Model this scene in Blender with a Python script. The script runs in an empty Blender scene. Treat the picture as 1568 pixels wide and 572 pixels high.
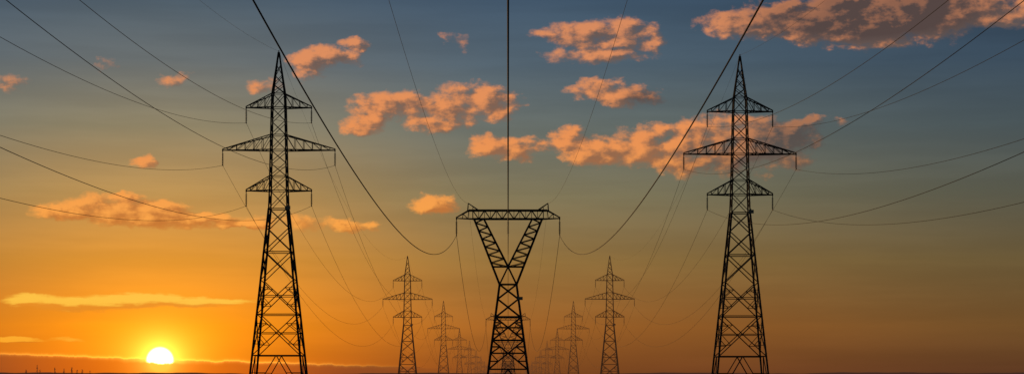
import bpy, math, random
from mathutils import Vector, Matrix
random.seed(4)
S=bpy.context.scene
F=3000.0          # focal length in reference pixels (1568 wide)
U=0.09            # metres per reference pixel at first tower distance
D1=270.0
EYE=1.7

def lin(c):
    o=[]
    for v in c:
        v=v/255.0
        o.append(v/12.92 if v<=0.04045 else ((v+0.055)/1.055)**2.4)
    return (o[0],o[1],o[2],1.0)

# ------------------------------------------------------------ materials
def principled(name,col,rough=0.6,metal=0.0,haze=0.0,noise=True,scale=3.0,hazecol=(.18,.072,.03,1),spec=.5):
    m=bpy.data.materials.new(name); m.use_nodes=True
    nt=m.node_tree; b=nt.nodes['Principled BSDF']; out=nt.nodes['Material Output']
    b.inputs['Roughness'].default_value=rough; b.inputs['Metallic'].default_value=metal
    b.inputs['Specular IOR Level'].default_value=spec
    if noise:
        tc=nt.nodes.new('ShaderNodeTexCoord')
        n=nt.nodes.new('ShaderNodeTexNoise'); n.inputs['Scale'].default_value=scale; n.inputs['Detail'].default_value=3
        nt.links.new(tc.outputs['Object'],n.inputs['Vector'])
        r=nt.nodes.new('ShaderNodeValToRGB')
        r.color_ramp.elements[0].position=0.3; r.color_ramp.elements[1].position=0.7
        r.color_ramp.elements[0].color=tuple(c*0.65 for c in col[:3])+(1,)
        r.color_ramp.elements[1].color=tuple(min(1,c*1.3) for c in col[:3])+(1,)
        nt.links.new(n.outputs['Fac'],r.inputs['Fac']); nt.links.new(r.outputs['Color'],b.inputs['Base Color'])
    else:
        b.inputs['Base Color'].default_value=col
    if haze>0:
        e=nt.nodes.new('ShaderNodeEmission'); e.inputs['Color'].default_value=hazecol; e.inputs['Strength'].default_value=1  # airlight painted into the material: flat emission mixed over the surface colour
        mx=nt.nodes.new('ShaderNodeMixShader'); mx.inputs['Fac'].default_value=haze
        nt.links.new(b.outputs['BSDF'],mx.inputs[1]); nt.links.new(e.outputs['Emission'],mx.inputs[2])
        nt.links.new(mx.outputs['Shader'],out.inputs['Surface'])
    return m

# ------------------------------------------------------------ mesh helpers
class MB:
    def __init__(s): s.v=[]; s.f=[]
    def prism(s,a,b,prof,up=None):
        a=Vector(a); b=Vector(b); d=(b-a)
        if d.length<1e-5: return
        d.normalize()
        ref=Vector((0,0,1)) if abs(d.z)<0.9 else Vector((0,1,0))
        x=d.cross(ref).normalized(); y=d.cross(x).normalized()
        n=len(prof); i0=len(s.v)
        for p in (a,b):
            for (px,py) in prof: s.v.append(p+x*px+y*py)
        for k in range(n):
            k2=(k+1)%n
            s.f.append((i0+k,i0+k2,i0+n+k2,i0+n+k))
        s.f.append(tuple(range(i0+n-1,i0-1,-1))); s.f.append(tuple(range(i0+n,i0+2*n)))
    def angle(s,a,b,w):
        t=w*0.16; h=w/2       # rolled steel L section
        s.prism(a,b,[(-h,-h),(h,-h),(h,-h+t),(-h+t,-h+t),(-h+t,h),(-h,h)])
    def bar(s,a,b,w):
        h=w/2; s.prism(a,b,[(-h,-h),(h,-h),(h,h),(-h,h)])
    def rod(s,a,b,r,n=8):
        s.prism(a,b,[(r*math.cos(2*math.pi*k/n),r*math.sin(2*math.pi*k/n)) for k in range(n)])
    def box(s,c,d):
        cx,cy,cz=c; dx,dy,dz=[q/2 for q in d]; i=len(s.v)
        for sx in(-1,1):
            for sy in(-1,1):
                for sz in(-1,1): s.v.append(Vector((cx+sx*dx,cy+sy*dy,cz+sz*dz)))
        for f in((0,1,3,2),(4,6,7,5),(0,4,5,1),(2,3,7,6),(0,2,6,4),(1,5,7,3)): s.f.append(tuple(i+k for k in f))
    def lathe(s,c,prof,n=10):
        i0=len(s.v); m=len(prof)
        for (r,z) in prof:
            for k in range(n):
                t=2*math.pi*k/n; s.v.append(Vector((c[0]+r*math.cos(t),c[1]+r*math.sin(t),c[2]+z)))
        for j in range(m-1):
            for k in range(n):
                k2=(k+1)%n
                s.f.append((i0+j*n+k,i0+j*n+k2,i0+(j+1)*n+k2,i0+(j+1)*n+k))
    def obj(s,name,mat,parent=None,loc=(0,0,0)):
        me=bpy.data.meshes.new(name); me.from_pydata([tuple(v) for v in s.v],[],s.f); me.update()
        me.materials.append(mat)
        o=bpy.data.objects.new(name,me); S.collection.objects.link(o); o.location=loc
        if parent is not None: o.parent=parent
        return o

def lerp(a,b,t): return Vector(a)*(1-t)+Vector(b)*t

def box_truss(mb,levels,legw,brw,horiz=None,sub=52*U):
    for i in range(len(levels)-1):
        A=levels[i]; B=levels[i+1]
        for k in range(4):
            k2=(k+1)%4
            mb.angle(A[k],B[k],legw)
            mb.angle(A[k],B[k2],brw); mb.angle(A[k2],B[k],brw)
            if horiz is None or i in horiz: mb.angle(A[k],A[k2],brw)
            wA=(A[k]-A[k2]).length; wB=(B[k]-B[k2]).length
            if max(wA,wB)>sub:
                t=wA/(wA+wB); X=lerp(A[k],B[k2],t)
                m1=lerp(A[k],B[k],t); m2=lerp(A[k2],B[k2],t)
                mb.angle(m1,m2,brw*0.8)
                for (leg0,leg1,d0,d1) in((A[k],B[k],A[k],B[k2]),(A[k2],B[k2],A[k2],B[k])):
                    mb.angle(lerp(leg0,leg1,t*0.5),lerp(d0,d1,t*0.5),brw*0.7)
                    mb.angle(lerp(leg0,leg1,t),lerp(d0,d1,t*0.5),brw*0.7)
                for (leg0,leg1,d0,d1) in((A[k],B[k],A[k2],B[k]),(A[k2],B[k2],A[k],B[k2])):
                    mb.angle(lerp(leg0,leg1,(1+t)/2),lerp(d0,d1,(1+t)/2),brw*0.7)
                    mb.angle(lerp(leg0,leg1,t),lerp(d0,d1,(1+t)/2),brw*0.7)

def sq(hw,z,hy=None):
    hy=hw if hy is None else hy
    return [Vector((-hw,-hy,z)),Vector((hw,-hy,z)),Vector((hw,hy,z)),Vector((-hw,hy,z))]

def insulator(parent,mi,mm,top,length):
    mb=MB(); ms=MB()
    x,y,z=top
    mm_len=0.22
    ms.rod((x,y,z+0.02),(x,y,z-mm_len),0.05)
    ms.rod((x,y,z-length+0.2),(x,y,z-length-0.03),0.06)
    ms.prism((x,y-0.32,z-length),(x,y+0.32,z-length),[(0.07*math.cos(a),0.09*math.sin(a)) for a in [k*math.pi/4 for k in range(8)]])
    prof=[]; zz=-mm_len; n=int((length-0.42)/0.146)
    st=(length-0.42)/n
    for k in range(n):
        prof+= [(0.05,zz),(0.06,zz-0.3*st),(0.15,zz-0.62*st),(0.15,zz-0.72*st),(0.05,zz-0.78*st)]
        zz-=st
    prof.append((0.05,zz))
    mb.lathe((x,y,z),prof,10)
    mb.obj('insulator_discs',mi,parent); ms.obj('insulator_fittings',mm,parent)

def foundations(parent,mat,hw):
    mb=MB()
    for sx in(-1,1):
        for sy in(-1,1):
            mb.lathe((sx*hw,sy*hw,0),[(0.0,0.45),(0.5,0.45),(0.55,0.4),(0.6,-0.4)],14)
    mb.obj('concrete_footings',mat,parent)

# ------------------------------------------------------------ tiered tower
def tier_tower(x,y,total_px,mats,sign=True):
    steel,ins,fit,conc,plate=mats
    e=bpy.data.objects.new('transmission_tower',None); S.collection.objects.link(e); e.location=(x,y,0)
    H=total_px*U
    def hwp(d):
        pts=[(0,0.7),(20,3.2),(63,9.3),(85,10.3),(212,13),(240,14),(total_px,14+0.0992*(total_px-240))]
        for (a,b) in zip(pts,pts[1:]):
            if d<=b[0]: return a[1]+(b[1]-a[1])*(d-a[0])/(b[0]-a[0])
        return pts[-1][1]
    def L(d): return sq(hwp(d)*U,H-d*U)
    mb=MB()
    up=[0,20,36,50,63,85,106,127,150,170,190,212,240]
    rest=[240]; d=240
    while d<total_px-30:
        d+=2*hwp(d)*1.02; rest.append(d)
    k=(total_px-240)/(rest[-1]-240)
    rest=[240+(r-240)*k for r in rest]
    # body
    box_truss(mb,[L(d) for d in up],0.18,0.09,horiz={4,5,7,8,10,11})
    feet=rest[-2:]
    body=rest[:-1]
    box_truss(mb,[L(d) for d in body],0.27,0.125,horiz={0,2,4})
    A=L(feet[0]); B=L(feet[1])
    for i in range(4):
        j=(i+1)%4
        mb.angle(A[i],A[j],0.13); mb.angle(A[i],B[i],0.27)
        m=(A[i]+A[j])/2
        mb.angle(m,B[i],0.13); mb.angle(m,B[j],0.13)
        for t in(0.35,0.68):
            mb.angle(lerp(A[i],B[i],t),lerp(m,B[i],t),0.08); mb.angle(lerp(A[j],B[j],t),lerp(m,B[j],t),0.08)
    # plan diaphragm
    mb.angle(A[0],A[2],0.1); mb.angle(A[1],A[3],0.1)
    tips=[]
    for (dt,db,hwid,n) in ((64,85,50,3),(127,150,86,5),(190,212,50,3)):
        for s in(-1,1):
            ht=hwp(dt)*U; hb=hwp(db)*U
            tip=Vector((s*hwid*U,0,H-db*U))
            T=[Vector((s*ht,-ht,H-dt*U)),Vector((s*ht,ht,H-dt*U))]
            Bc=[Vector((s*hb,-hb,H-db*U)),Vector((s*hb,hb,H-db*U))]
            tipT=tip+Vector((0,0,0.18))
            for q in range(2):
                mb.angle(T[q],tipT,0.13); mb.angle(Bc[q],tip,0.15)
                for i in range(1,n+1):
                    t0=(i-1)/(n+0.6); t1=i/(n+0.6)
                    mb.angle(lerp(Bc[q],tip,t1),lerp(T[q],tipT,t1),0.075)
                    mb.angle(lerp(T[q],tipT,t0),lerp(Bc[q],tip,t1),0.075)
            for i in range(n):
                t0=i/(n+0.6); t1=(i+1)/(n+0.6)
                mb.angle(lerp(Bc[i%2],tip,t0),lerp(Bc[1-i%2],tip,t1),0.07)
                mb.angle(lerp(T[i%2],tipT,t0),lerp(T[1-i%2],tipT,t1),0.06)
                mb.angle(lerp(Bc[0],tip,t1),lerp(Bc[1],tip,t1),0.07)
            mb.bar(tip+Vector((0,0,0.2)),tip-Vector((0,0,0.16)),0.16)
            insulator(e,ins,fit,(tip.x,0,tip.z-0.16),23*U-0.16)
            tips.append((x+tip.x,tip.z-23*U))
    mb.bar((0,0,H-0.1),(0,0,H+0.25),0.12)
    # step bolts up one leg
    for i in range(int(H/0.9)-4):
        z=2.5+i*0.9; hh=hwp((H-z)/U)*U
        mb.bar((hh,-hh,z),(hh+0.2,-hh-0.02,z),0.03)
    mb.obj('steel_lattice',steel,e)
    foundations(e,conc,hwp(total_px)*U)
    if sign:
        hh=hwp(240)*U
        sb=MB(); sb.box((hh+0.1,-hh-0.1,H-239*U),(0.75,0.05,0.5)); sb.box((hh+0.1,-hh-0.06,H-239*U),(0.08,0.05,0.8))
        sb.obj('number_plate',plate,e)
    return tips,(x,H+0.1)

# ------------------------------------------------------------ delta tower
def delta_tower(x,y,mats,sign=True,dz=0.0):
    steel,ins,fit,conc,plate=mats
    q=U*0.95
    e=bpy.data.objects.new('delta_transmission_tower',None); S.collection.objects.link(e); e.location=(x,y,0)
    Z=lambda v: v*q+EYE+dz
    mb=MB()
    def hw(v): return 13+(165-v)*0.131
    vb=-(EYE+dz)/q
    lv=[165]; v=165
    while v>vb+26: v-=2*hw(v)*0.98; lv.append(v)
    k=(165-vb)/(165-lv[-1]); lv=[165-(165-a)*k for a in lv]
    box_truss(mb,[sq(hw(a)*q,Z(a)) for a in lv[:-1]],0.27,0.135,horiz={0,2,3,4},sub=44*U)
    A=sq(hw(lv[-2])*q,Z(lv[-2])); B=sq(hw(lv[-1])*q,0)
    for i in range(4):
        j=(i+1)%4; m=(A[i]+A[j])/2
        mb.angle(A[i],A[j],0.13); mb.angle(A[i],B[i],0.25); mb.angle(m,B[i],0.13); mb.angle(m,B[j],0.13)
        mb.angle(lerp(A[i],B[i],.5),lerp(m,B[i],.5),0.08); mb.angle(lerp(A[j],B[j],.5),lerp(m,B[j],.5),0.08)
    # fork
    for s in(-1,1):
        for d in(-1,1):
            o_t=Vector((s*52*q,d*6*q,Z(265))); o_b=Vector((s*13*q,d*13*q,Z(165)))
            i_t=Vector((s*37*q,d*6*q,Z(265))); i_b=Vector((0,d*11.2*q,Z(192)))
            mb.angle(o_t,o_b,0.26); mb.angle(i_t,i_b,0.2)
            mb.angle(i_b,Vector((-s*13*q,d*13*q,Z(165))),0.15)
            n=6
            for i in range(n):
                t0=i/n; t1=(i+1)/n; tm=(t0+t1)/2
                oo=lambda t: lerp(o_t,o_b,t*0.73)
                ii=lambda t: lerp(i_t,i_b,t)
                mb.angle(ii(t0),oo(tm),0.1); mb.angle(oo(tm),ii(t1),0.1)
            mb.angle(i_b,oo(1.0),0.12)
        for n_,(ta,ba) in enumerate((((s*52*q,6*q,Z(265)),(s*13*q,13*q,Z(165))),((s*37*q,6*q,Z(265)),(0,11.2*q,Z(192))))):
            nn=7
            P=lambda t,d: Vector((ta[0]*(1-t)+ba[0]*t,d*(ta[1]*(1-t)+ba[1]*t),ta[2]*(1-t)+ba[2]*t))
            for i in range(nn):
                t0=i/nn;t1=(i+1)/nn; sg=1 if i%2 else -1
                mb.angle(P(t0,sg),P(t1,-sg),0.08); mb.angle(P(t1,1),P(t1,-1),0.07)
    # beam
    n=12; hy=6*q; zt=Z(278); zb=Z(265)
    xs=[-54+i*108/n for i in range(n+1)]
    for d in(-1,1):
        mb.angle((-60*q,d*hy,zt),(60*q,d*hy,zt),0.2); mb.angle((-54*q,d*hy,zb),(54*q,d*hy,zb),0.19)
        for i in range(n):
            a,b=xs[i]*q,xs[i+1]*q
            if i%2==0: mb.angle((a,d*hy,zt),(b,d*hy,zb),0.085)
            else: mb.angle((a,d*hy,zb),(b,d*hy,zt),0.085)
            mb.angle((b,d*hy,zt),(b,d*hy,zb),0.06)
        for s in(-1,1):
            tip=Vector((s*79*q,0,Z(266)))
            mb.angle((s*60*q,d*hy,zt),tip+Vector((0,0,.12)),0.14); mb.angle((s*54*q,d*hy,zb),tip,0.14)
            mb.angle((s*54*q,d*hy,zt),(s*54*q,d*hy,zb),0.1); mb.angle((s*60*q,d*hy,zt),lerp((s*54*q,d*hy,zb),tip,.3),0.08)
            mb.angle(lerp((s*60*q,d*hy,zt),tip,.45),lerp((s*54*q,d*hy,zb),tip,.3),0.07)
            mb.angle(lerp((s*60*q,d*hy,zt),tip,.45),lerp((s*54*q,d*hy,zb),tip,.65),0.07)
            ap=Vector((s*61*q,0,Z(289)))
            mb.angle((s*62*q,d*hy*0.9,Z(277)),ap,0.12); mb.angle((s*45*q,d*hy,zt),ap,0.12)
            mb.angle((s*54*q,d*hy,zt),lerp((s*45*q,d*hy,zt),ap,.55),0.07)
    for i in range(n):
        sg=1 if i%2 else -1
        for z in(zt,zb):
            mb.angle((xs[i]*q,sg*hy,z),(xs[i+1]*q,-sg*hy,z),0.07); mb.angle((xs[i]*q,hy,z),(xs[i]*q,-hy,z),0.07)
    for s in(-1,1): mb.bar((s*79*q,0,Z(266)+0.2),(s*79*q,0,Z(265)-0.1),0.16)
    mb.bar((0,-hy,zb),(0,hy,zb),0.14)
    for i in range(14):
        z=2.5+i*0.95; hh=hw((z-EYE-dz)/q)*q; mb.bar((hh,-hh,z),(hh+0.2,-hh-0.02,z),0.03)
    mb.obj('steel_lattice',steel,e)
    tips=[]
    for px in(-79,0,79):
        insulator(e,ins,fit,(px*q,0,Z(265)-0.1),25*q-0.1); tips.append((x+px*q,Z(240)))
    foundations(e,conc,hw(lv[-1])*q)
    if sign:
        hh=hw(143)*q
        sb=MB(); sb.box((hh+0.2,-hh-0.1,Z(143)),(0.7,0.05,0.42)); sb.box((hh-0.1,-hh-0.06,Z(143)),(0.5,0.04,0.06)); sb.obj('number_plate',plate,e)
    return tips,[(x-61*q,Z(289)),(x+61*q,Z(289))]

# ------------------------------------------------------------ build lines
_mc={}
def mats_for(D):
    k=round(D,1)
    if k not in _mc:
        h=0 if D<1.1 else 1-math.exp(-max(0,D-1.0)/7.5)  # farther towers get more painted haze glow, no real atmosphere
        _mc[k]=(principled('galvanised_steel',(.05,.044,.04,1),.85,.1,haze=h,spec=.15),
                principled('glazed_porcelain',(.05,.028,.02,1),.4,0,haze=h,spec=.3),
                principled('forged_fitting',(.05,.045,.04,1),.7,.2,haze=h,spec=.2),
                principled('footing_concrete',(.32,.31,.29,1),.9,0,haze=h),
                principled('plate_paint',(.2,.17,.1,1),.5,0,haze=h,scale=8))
    return _mc[k]

def wires(name,spans,mat):
    mb=MB(); 
    for (x0,y0,z0,x1,y1,z1,sag,r,n) in spans:
        i0=len(mb.v); m=6
        for i in range(n+1):
            t=i/n
            c=Vector((x0+(x1-x0)*t,y0+(y1-y0)*t,z0+(z1-z0)*t-4*sag*t*(1-t)))
            for k in range(m):
                a=2*math.pi*k/m
                mb.v.append(c+Vector((r*math.cos(a),0,r*math.sin(a))))
        for i in range(n):
            for k in range(m):
                k2=(k+1)%m
                mb.f.append((i0+i*m+k,i0+i*m+k2,i0+(i+1)*m+k2,i0+(i+1)*m+k))
    o=mb.obj(name,mat)
    for p in o.data.polygons: p.use_smooth=True
    return o

wire_mat=principled('weathered_conductor',(.05,.04,.034,1),.85,0,scale=20,spec=.12)
Ds=[-.27,1.0,2.28,3.55,4.72,5.95,7.2,8.45,9.7,10.95,12.2,13.5]
hs=[515,520,474,496,462,470,465,470,466,470,468,470]
hsR=[515,514,475,495,460,470,468,466,468,470,465,470]
for (X,hh,last) in((-351,hs,0),(355,hsR,0)):
    prev=None; sp=[]
    for D,h in zip(Ds,hh):
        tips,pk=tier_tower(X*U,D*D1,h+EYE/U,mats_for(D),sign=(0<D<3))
        cur=(tips,pk,D*D1)
        if prev:
            n=90 if D<2 else 30
            for a,b in zip(prev[0],cur[0]): sp.append((a[0],prev[2],a[1],b[0],cur[2],b[1],12.4,0.021,n))
            a,b=prev[1],cur[1]; sp.append((a[0],prev[2],a[1],b[0],cur[2],b[1],10.4,0.011,n))
        prev=cur
    wires('power_line',sp,wire_mat)
prev=None; sp=[]
for i,D in enumerate([-.25,.95,2.22,3.48,4.7,5.95,7.2,8.45,9.7]):
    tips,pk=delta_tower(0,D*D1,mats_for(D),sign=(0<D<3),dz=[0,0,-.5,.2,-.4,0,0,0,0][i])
    cur=(tips,pk,D*D1)
    if prev:
        n=110 if D<2 else 30
        for a,b in zip(prev[0],cur[0]): sp.append((a[0],prev[2],a[1],b[0],cur[2],b[1],10.9,0.029,n))
        for a,b in zip(prev[1],cur[1]): sp.append((a[0],prev[2],a[1],b[0],cur[2],b[1],7.6,0.010,n))
    prev=cur
wires('power_line',sp,wire_mat)

# ------------------------------------------------------------ ground
gm=bpy.data.materials.new('dry_grass'); gm.use_nodes=True
nt=gm.node_tree; b=nt.nodes['Principled BSDF']; b.inputs['Roughness'].default_value=.95
tc=nt.nodes.new('ShaderNodeTexCoord'); n1=nt.nodes.new('ShaderNodeTexNoise'); n1.inputs['Scale'].default_value=.35; n1.inputs['Detail'].default_value=9
nt.links.new(tc.outputs['Object'],n1.inputs['Vector'])
r=nt.nodes.new('ShaderNodeValToRGB'); r.color_ramp.elements[0].color=(.03,.035,.015,1); r.color_ramp.elements[1].color=(.10,.085,.04,1)
r.color_ramp.elements[0].position=.35; r.color_ramp.elements[1].position=.68
nt.links.new(n1.outputs['Fac'],r.inputs['Fac']); nt.links.new(r.outputs['Color'],b.inputs['Base Color'])
bp=nt.nodes.new('ShaderNodeBump'); bp.inputs['Strength'].default_value=.6; bp.inputs['Distance'].default_value=.2
nt.links.new(n1.outputs['Fac'],bp.inputs['Height']); nt.links.new(bp.outputs['Normal'],b.inputs['Normal'])
mb=MB(); N=40; R=22000
for j in range(N+1):
    for i in range(N+1): mb.v.append(Vector((-R+2*R*i/N,-R+2*R*j/N,0)))
for j in range(N):
    for i in range(N):
        a=j*(N+1)+i; mb.f.append((a,a+1,a+N+2,a+N+1))
mb.obj('ground',gm)

# ------------------------------------------------------------ distant hills
from mathutils import noise as mn
def hill(name,dist,base,amp,mat,seed,depth=1500):
    mb=MB(); n=700; prof=[0,.55,.85,1,.8,.3,0]
    for i in range(n+1):
        az=math.radians(-48+96*i/n)
        px=F*math.tan(az)
        nz=mn.noise(Vector((px*.006+seed,seed,0)))*1.0+mn.noise(Vector((px*.03,seed,2)))*.3+mn.noise(Vector((px*.16,seed,5)))*.10
        top=base+amp*nz
        for k,p in enumerate(prof):
            dd=dist+(k-3)/3*depth*.5
            z=(top/F*dist)*p - (2 if p==0 else 0)
            mb.v.append(Vector((dd*math.sin(az),dd*math.cos(az),z)))
    m=len(prof)
    for i in range(n):
        for k in range(m-1): mb.f.append((i*m+k,(i+1)*m+k,(i+1)*m+k+1,i*m+k+1))
    return mb.obj(name,mat)
hm=principled('hazy_woodland',(.05,.045,.03,1),1,0,haze=.6,scale=.01,hazecol=(.085,.036,.024,1))  # distance haze painted in as a brown self-glow over the woodland colour
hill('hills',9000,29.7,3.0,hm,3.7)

# ------------------------------------------------------------ distant trees (left, on the skyline)
tm=principled('foliage',(.04,.045,.02,1),.9,0,haze=.25,scale=1)  # foliage colour with some painted haze emission mixed in
mb=MB()
for (px,vy,wd) in((-721,42,5),(-717,35,7),(-694,38,6),(-680,37,7),(-668,39,6),(-660,35,8),(-652,35,7),(-738,35,9),(-640,33,8)):
    dist=1500.0; x=px/F*dist; h=vy/F*dist+EYE; w=wd/F*dist
    mb.rod((x,dist,0),(x,dist,h*.9),.18,6)
    for k in range(160):
        t=random.random()**.8; z=h*(.25+.75*t); rr=w*.5*(1-t)**.6*random.random()**.5+.1; a=random.random()*6.283
        c=Vector((x+rr*math.cos(a),dist+rr*math.sin(a),z)); s=.22+.3*random.random(); i0=len(mb.v)
        d1=Vector((random.uniform(-1,1),random.uniform(-1,1),random.uniform(-1,1))).normalized()*s; d2=Vector((random.uniform(-1,1),random.uniform(-1,1),random.uniform(-1,1))).normalized()*s
        mb.v+= [c-d1,c+d2,c+d1]; mb.f.append((i0,i0+1,i0+2))
mb.obj('distant_trees',tm)

# ------------------------------------------------------------ world
SUNX,SUNY=245,551
def azel(px,py):
    x=(px-778)/F; v=(600-py)/F
    return math.atan(x)*F, v/math.sqrt(1+x*x)*F
sdir=Vector(((SUNX-778)/F,1,(600-SUNY)/F)).normalized()
W=bpy.data.worlds.new('World'); S.world=W; W.use_nodes=True
try:
    W.cycles.sampling_method='MANUAL'; W.cycles.sample_map_resolution=256
except Exception as ex: print(ex)
nt=W.node_tree; nt.nodes.clear()

class NB:
    def __init__(s,nt): s.nt=nt
    def _set(s,sock,v):
        if isinstance(v,bpy.types.NodeSocket): s.nt.links.new(v,sock)
        else: sock.default_value=v
    def m(s,op,a,b=0.0,c=0.0,clamp=False):
        n=s.nt.nodes.new('ShaderNodeMath'); n.operation=op; n.use_clamp=clamp
        s._set(n.inputs[0],a); s._set(n.inputs[1],b); s._set(n.inputs[2],c); return n.outputs[0]
    def vm(s,op,a,b=(0,0,0),c=(0,0,0)):
        n=s.nt.nodes.new('ShaderNodeVectorMath'); n.operation=op
        s._set(n.inputs[0],a)
        if op not in('LENGTH','NORMALIZE'): s._set(n.inputs[1],b)
        if op=='MULTIPLY_ADD': s._set(n.inputs[2],c)
        return n.outputs['Value'] if op in('LENGTH','DOT_PRODUCT','DISTANCE') else n.outputs['Vector']
    def scale(s,v,k):
        n=s.nt.nodes.new('ShaderNodeVectorMath'); n.operation='SCALE'; s._set(n.inputs[0],v); s._set(n.inputs[3],k); return n.outputs[0]
    def mr(s,v,a,b,c=0.0,d=1.0,smooth=True):
        n=s.nt.nodes.new('ShaderNodeMapRange'); n.interpolation_type='SMOOTHSTEP' if smooth else 'LINEAR'
        s._set(n.inputs['Value'],v)
        for k,q in(('From Min',a),('From Max',b),('To Min',c),('To Max',d)): s._set(n.inputs[k],q)
        return n.outputs['Result']
    def comb(s,x,y,z=0.0):
        n=s.nt.nodes.new('ShaderNodeCombineXYZ')
        for k,q in enumerate((x,y,z)): s._set(n.inputs[k],q)
        return n.outputs[0]
    def sep(s,v):
        n=s.nt.nodes.new('ShaderNodeSeparateXYZ'); s._set(n.inputs[0],v); return n.outputs
    def noise(s,v,scale=1.0,detail=4.0,rough=.5,color=False):
        n=s.nt.nodes.new('ShaderNodeTexNoise'); n.noise_dimensions='2D'; s._set(n.inputs['Vector'],v)
        n.inputs['Scale'].default_value=scale; n.inputs['Detail'].default_value=detail; n.inputs['Roughness'].default_value=rough
        return n.outputs['Color'] if color else n.outputs['Fac']
    def ramp(s,f,stops,interp='LINEAR'):
        n=s.nt.nodes.new('ShaderNodeValToRGB'); s._set(n.inputs['Fac'],f); cr=n.color_ramp; cr.interpolation=interp
        while len(cr.elements)<len(stops): cr.elements.new(.5)
        for e,(p,c) in zip(cr.elements,sorted(stops)): e.position=p; e.color=c
        return n.outputs['Color']
    def mix(s,f,a,b,mode='MIX'):
        n=s.nt.nodes.new('ShaderNodeMix'); n.data_type='RGBA'; n.blend_type=mode
        s._set(n.inputs[0],f); s._set(n.inputs[6],a); s._set(n.inputs[7],b); return n.outputs[2]

# --- cloud density node group (u,v in 1/3000 rad units)
clouds=[ # px,py,rx,ry,weight
(476,97,30,21,1.0),(503,84,34,15,.95),(541,66,24,8,.85),(545,100,16,9,.4),(525,86,22,9,.6),
(702,62,12,13,.25),(160,97,16,8,.45),(18,126,30,10,.32),(262,123,22,10,.45),(218,249,20,8,.65),(402,131,22,9,.4),
(560,182,36,22,1),(585,162,38,20,1),(635,160,34,20,.9),(650,185,40,14,.8),(695,160,50,26,1.05),(745,155,40,24,1),(770,168,22,12,.7),(690,188,38,12,.8),(545,195,25,10,.8),
(666,313,36,12,1),(655,318,24,8,.6),
(752,225,38,17,1),(797,226,42,17,1),(830,222,18,10,.6),
(872,213,28,18,1),(900,232,34,20,1),(945,222,36,24,1),(925,243,36,14,.9),(985,225,34,22,.95),(1000,205,28,16,.8),(960,240,34,20,.9),
(1030,240,44,22,.9),(1065,215,36,28,.8),(1090,195,50,18,.8),(1105,235,60,26,1.),(1160,215,56,32,1.2),(1150,190,44,14,.8),(1215,208,44,22,1.1),(1190,240,50,20,.8),(1120,262,60,10,.4),(1240,188,40,7,.6),
(912,136,34,15,.9),(945,142,42,17,1),(975,150,34,12,.6),(1010,155,18,6,.3),
(862,52,42,15,.9),(905,55,50,20,1),(955,52,48,20,1),(990,64,26,14,.8),(930,84,60,13,.8),(880,84,36,10,.5),
(1120,38,48,19,1.1),(1180,30,60,22,1.3),(1210,10,30,10,1.),(1250,36,70,26,1.5),(1330,34,80,34,1.8),(1400,22,90,36,1.8),(1480,16,80,22,1.4),(1550,18,40,20,1.),(1565,5,30,14,.8),(1345,58,46,14,1.1),(1290,8,80,14,1.3),
(110,326,58,10,1.1),(170,318,70,16,1.2),(235,320,60,12,1.1),(190,303,46,9,.9),(300,334,70,9,1.1),(365,341,50,7,.9),(230,334,90,13,1.1),(250,343,80,7,.8),
(462,342,40,11,.75),(541,345,40,9,1),(400,336,26,6,.5),
(60,460,50,8,1.25),(130,465,76,9,1.4),(210,459,76,10,1.4),(280,462,70,7,1.2),(345,461,40,4,.9),
(22,520,40,4,1.1),(100,519,26,3,.6),
]
g=bpy.data.node_groups.new('cloud_field','ShaderNodeTree')
g.interface.new_socket('P',in_out='INPUT',socket_type='NodeSocketVector')
g.interface.new_socket('Density',in_out='OUTPUT',socket_type='NodeSocketFloat')
gi=g.nodes.new('NodeGroupInput'); go=g.nodes.new('NodeGroupOutput'); B=NB(g)
P=gi.outputs[0]
vv=B.sep(P)[1]
amp=B.mr(vv,110,330,.3,1.0)
w1=B.vm('SUBTRACT',B.noise(B.vm('MULTIPLY',P,(.022,.036,0)),1,4,.62,True),(.5,.5,.5))
wp=B.vm('MULTIPLY',B.scale(w1,B.m('MULTIPLY',amp,50.0)),(1,.55,0))
PW=B.vm('ADD',P,wp)
pu,pv,_=B.sep(PW)
UU=B.comb(pu,pu,pu); VV=B.comb(pv,pv,pv)
acc=None
cl=list(clouds)
while len(cl)%3: cl.append(cl[-1])
for i in range(0,len(cl),3):
    t3=[(azel(c[0],c[1]),c[2]*1.25,c[3]*1.35,c[4]) for c in cl[i:i+3]]
    a=tuple(1/c[1] for c in t3); b_=tuple(-c[0][0]/c[1] for c in t3)
    c_=tuple(1/c[2] for c in t3); d_=tuple(-c[0][1]/c[2] for c in t3)
    X=B.vm('MULTIPLY_ADD',UU,a,b_); Y=B.vm('MULTIPLY_ADD',VV,c_,d_)
    Q=B.vm('MULTIPLY_ADD',X,X,B.vm('MULTIPLY',Y,Y))
    w=tuple(c[3]*.8 for c in t3)
    M=B.vm('MULTIPLY_ADD',Q,tuple(-k for k in w),w)
    acc=M if acc is None else B.vm('MAXIMUM',acc,M)
x,y,z=B.sep(acc)
acc=B.m('MAXIMUM',B.m('SMOOTH_MAX',B.m('SMOOTH_MAX',x,y,.2),z,.2),-1.0)
nA=B.noise(B.vm('MULTIPLY',P,(.021,.034,0)),1,6,.58)
nB=B.noise(B.vm('MULTIPLY_ADD',P,(.016,.13,0),(7,3,1)),1,4,.62)
nn=B.m('MULTIPLY_ADD',B.m('SUBTRACT',nA,nB),amp,nB)
dens=B.m('MULTIPLY_ADD',B.m('SUBTRACT',nn,.54),1.75,acc)
g.links.new(dens,go.inputs[0])

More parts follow.
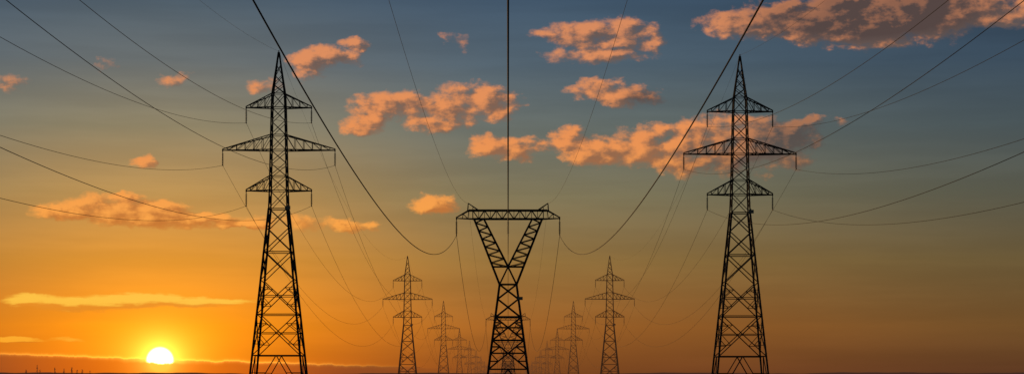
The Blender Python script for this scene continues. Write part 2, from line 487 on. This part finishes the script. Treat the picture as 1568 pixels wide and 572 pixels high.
B=NB(nt)
tc=nt.nodes.new('ShaderNodeTexCoord')
dx,dy,dz=B.sep(tc.outputs['Generated'])
az=B.m('MULTIPLY',B.m('ARCTAN2',dx,dy),F)
hyp=B.m('SQRT',B.m('ADD',B.m('MULTIPLY',dx,dx),B.m('MULTIPLY',dy,dy)))
el=B.m('MULTIPLY',B.m('DIVIDE',dz,B.m('MAXIMUM',hyp,.001)),F)
P=B.comb(az,el)
def field(p):
    n=nt.nodes.new('ShaderNodeGroup'); n.node_tree=g; nt.links.new(p,n.inputs[0]); return n.outputs[0]
su,sv=azel(SUNX,SUNY)
t=B.m('ABSOLUTE',B.m('SUBTRACT',az,su))
e01=B.m('DIVIDE',el,800.0,clamp=True)
def rmp(cols):
    return B.ramp(e01,[((600-y)/800.0,lin(c)) for y,c in cols]+[(1.0,lin((38,62,84)))])
RL=rmp([(600,(170,75,10)),(565,(212,92,8)),(500,(234,128,16)),(400,(207,137,50)),(300,(174,138,82)),(200,(130,126,102)),(100,(90,105,110)),(0,(59,86,103))])
RC=rmp([(600,(95,55,30)),(565,(120,68,32)),(500,(150,92,40)),(400,(136,107,60)),(300,(117,113,86)),(200,(94,107,104)),(100,(71,95,110)),(0,(53,82,105))])
RR=rmp([(600,(80,50,34)),(565,(92,58,35)),(500,(106,75,40)),(400,(99,84,54)),(300,(83,86,75)),(200,(67,82,88)),(100,(50,71,89)),(0,(39,61,83))])
sky=B.mix(B.mr(t,0,560),RL,RC)
sky=B.mix(B.mr(t,450,1400),sky,RR)
ns=nt.nodes.new('ShaderNodeTexSky'); ns.sky_type='NISHITA'; ns.sun_disc=False
ns.sun_elevation=math.asin(sdir.z); ns.sun_rotation=math.atan2(sdir.x,sdir.y); ns.dust_density=2.0
sky=B.vm('ADD',sky,B.scale(ns.outputs[0],.004))
hz=B.noise(B.vm('MULTIPLY',P,(.0022,.022,0)),1,4,.55)
sky=B.scale(sky,B.mr(hz,.3,.7,.94,1.06))
# aureole
sd=B.vm('LENGTH',B.vm('MULTIPLY',B.vm('SUBTRACT',P,(su,sv,0)),(.72,1.1,0)))
def addglow(sky,k,col):
    return B.vm('ADD',sky,B.scale(tuple(col),B.m('EXPONENT',B.m('MULTIPLY',sd,-1.0/k))))
sky=addglow(sky,120,(.42,.17,.0))
sky=addglow(sky,36,(1.1,.53,.03))
# clouds
d0=field(P); d1=field(B.vm('ADD',P,(-14,7,0)))
alpha=B.mr(d0,-.08,.62)
lit=B.mr(B.m('SUBTRACT',d0,d1),-.32,.42)
thick=B.mr(d0,.2,1.2)
litc=B.ramp(B.m('DIVIDE',el,640.0,clamp=True),[(0,lin((240,130,20))),(.1,lin((255,165,38))),(.22,lin((255,196,70))),(.4,lin((253,166,74))),(.6,lin((238,148,84))),(.8,lin((226,144,94))),(1,lin((208,134,94)))])
shc=B.ramp(B.m('DIVIDE',el,640.0,clamp=True),[(0,lin((170,80,20))),(.22,lin((236,146,40))),(.4,lin((198,118,52))),(.6,lin((138,100,78))),(.8,lin((106,90,84))),(1,lin((86,80,82)))])
cc=B.mix(B.m('MULTIPLY_ADD',lit,.97,.02),shc,litc)
def blob(px,py,rx,ry):
    u,v=azel(px,py)
    return B.mr(B.vm('LENGTH',B.vm('MULTIPLY',B.vm('SUBTRACT',P,(u,v,0)),(1/rx,1/ry,0))),1.0,.35)
dk=B.m('MAXIMUM',B.m('MAXIMUM',blob(1330,18,270,66),blob(1225,205,110,60)),B.m('MULTIPLY',blob(1170,245,170,60),.8))
dk=B.m('MAXIMUM',dk,B.m('MULTIPLY',blob(1000,150,60,28),.85))
dfac=B.m('MULTIPLY',dk,B.m('MULTIPLY_ADD',lit,-.62,B.m('MULTIPLY_ADD',thick,.3,1.0)),clamp=True)
cc=B.mix(dfac,cc,lin((86,70,66)))
sky=B.mix(B.m('MULTIPLY',alpha,B.m('MULTIPLY_ADD',blob(1200,220,150,70),-.25,.95)),sky,cc)
# low cloud bank on the skyline with a glowing rim
lineY=B.m('ADD',B.m('MULTIPLY_ADD',az,-.030,34.5),B.m('MULTIPLY',B.m('SUBTRACT',B.noise(B.vm('MULTIPLY',P,(.03,.0,0)),1,5,.6),.5),9.0))
dl=B.m('SUBTRACT',el,lineY)
bank=B.mr(dl,1.2,-1.2)
fadeR=B.mr(az,-60,-260)
bcol=B.mix(B.mr(t,0,380),lin((222,96,10)),lin((92,54,38)))
sky=B.mix(B.m('MULTIPLY',B.m('MULTIPLY',bank,fadeR),.7),sky,bcol)
rim=B.m('MULTIPLY',B.m('EXPONENT',B.m('MULTIPLY',B.m('ABSOLUTE',dl),-.75)),B.mr(t,420,60))
sky=B.vm('ADD',sky,B.scale((.9,.42,.05),rim))
# solar disc, lower limb sinking in the bank
sdc=B.vm('LENGTH',B.vm('SUBTRACT',P,(su,sv,0)))
cut=B.mr(dl,-8,-3)
disc=B.m('MULTIPLY',B.mr(sdc,22,15),cut)
sky=B.vm('ADD',sky,B.scale((7.,5.4,2.3),disc))
inner=B.m('EXPONENT',B.m('MULTIPLY',B.m('MAXIMUM',B.m('SUBTRACT',sdc,16.0),0.0),-1/16.0))
sky=B.vm('ADD',sky,B.scale((1.5,.88,.12),B.m('MULTIPLY',inner,B.m('MULTIPLY_ADD',cut,.6,.4))))
bg=nt.nodes.new('ShaderNodeBackground'); out=nt.nodes.new('ShaderNodeOutputWorld')
nt.links.new(sky,bg.inputs[0]); bg.inputs[1].default_value=1.0; nt.links.new(bg.outputs[0],out.inputs[0])

# ------------------------------------------------------------ sun
L=bpy.data.lights.new('sun','SUN'); L.energy=1.0; L.angle=math.radians(.6); L.color=(1,.55,.22)
lo=bpy.data.objects.new('sun',L); S.collection.objects.link(lo); lo.rotation_euler=sdir.to_track_quat('Z','Y').to_euler(); lo.location=(-50,250,100)

# ------------------------------------------------------------ camera
c=bpy.data.cameras.new('camera'); co=bpy.data.objects.new('camera',c); S.collection.objects.link(co); S.camera=co
co.location=(0,0,EYE); co.rotation_euler=(math.radians(90),0,0)
c.sensor_width=36; c.lens=36*F/1568; c.shift_y=(600-286)/1568; c.shift_x=(784-778)/1568
c.clip_start=.5; c.clip_end=60000
S.view_settings.view_transform='Standard'; S.view_settings.look='None'; S.view_settings.exposure=0
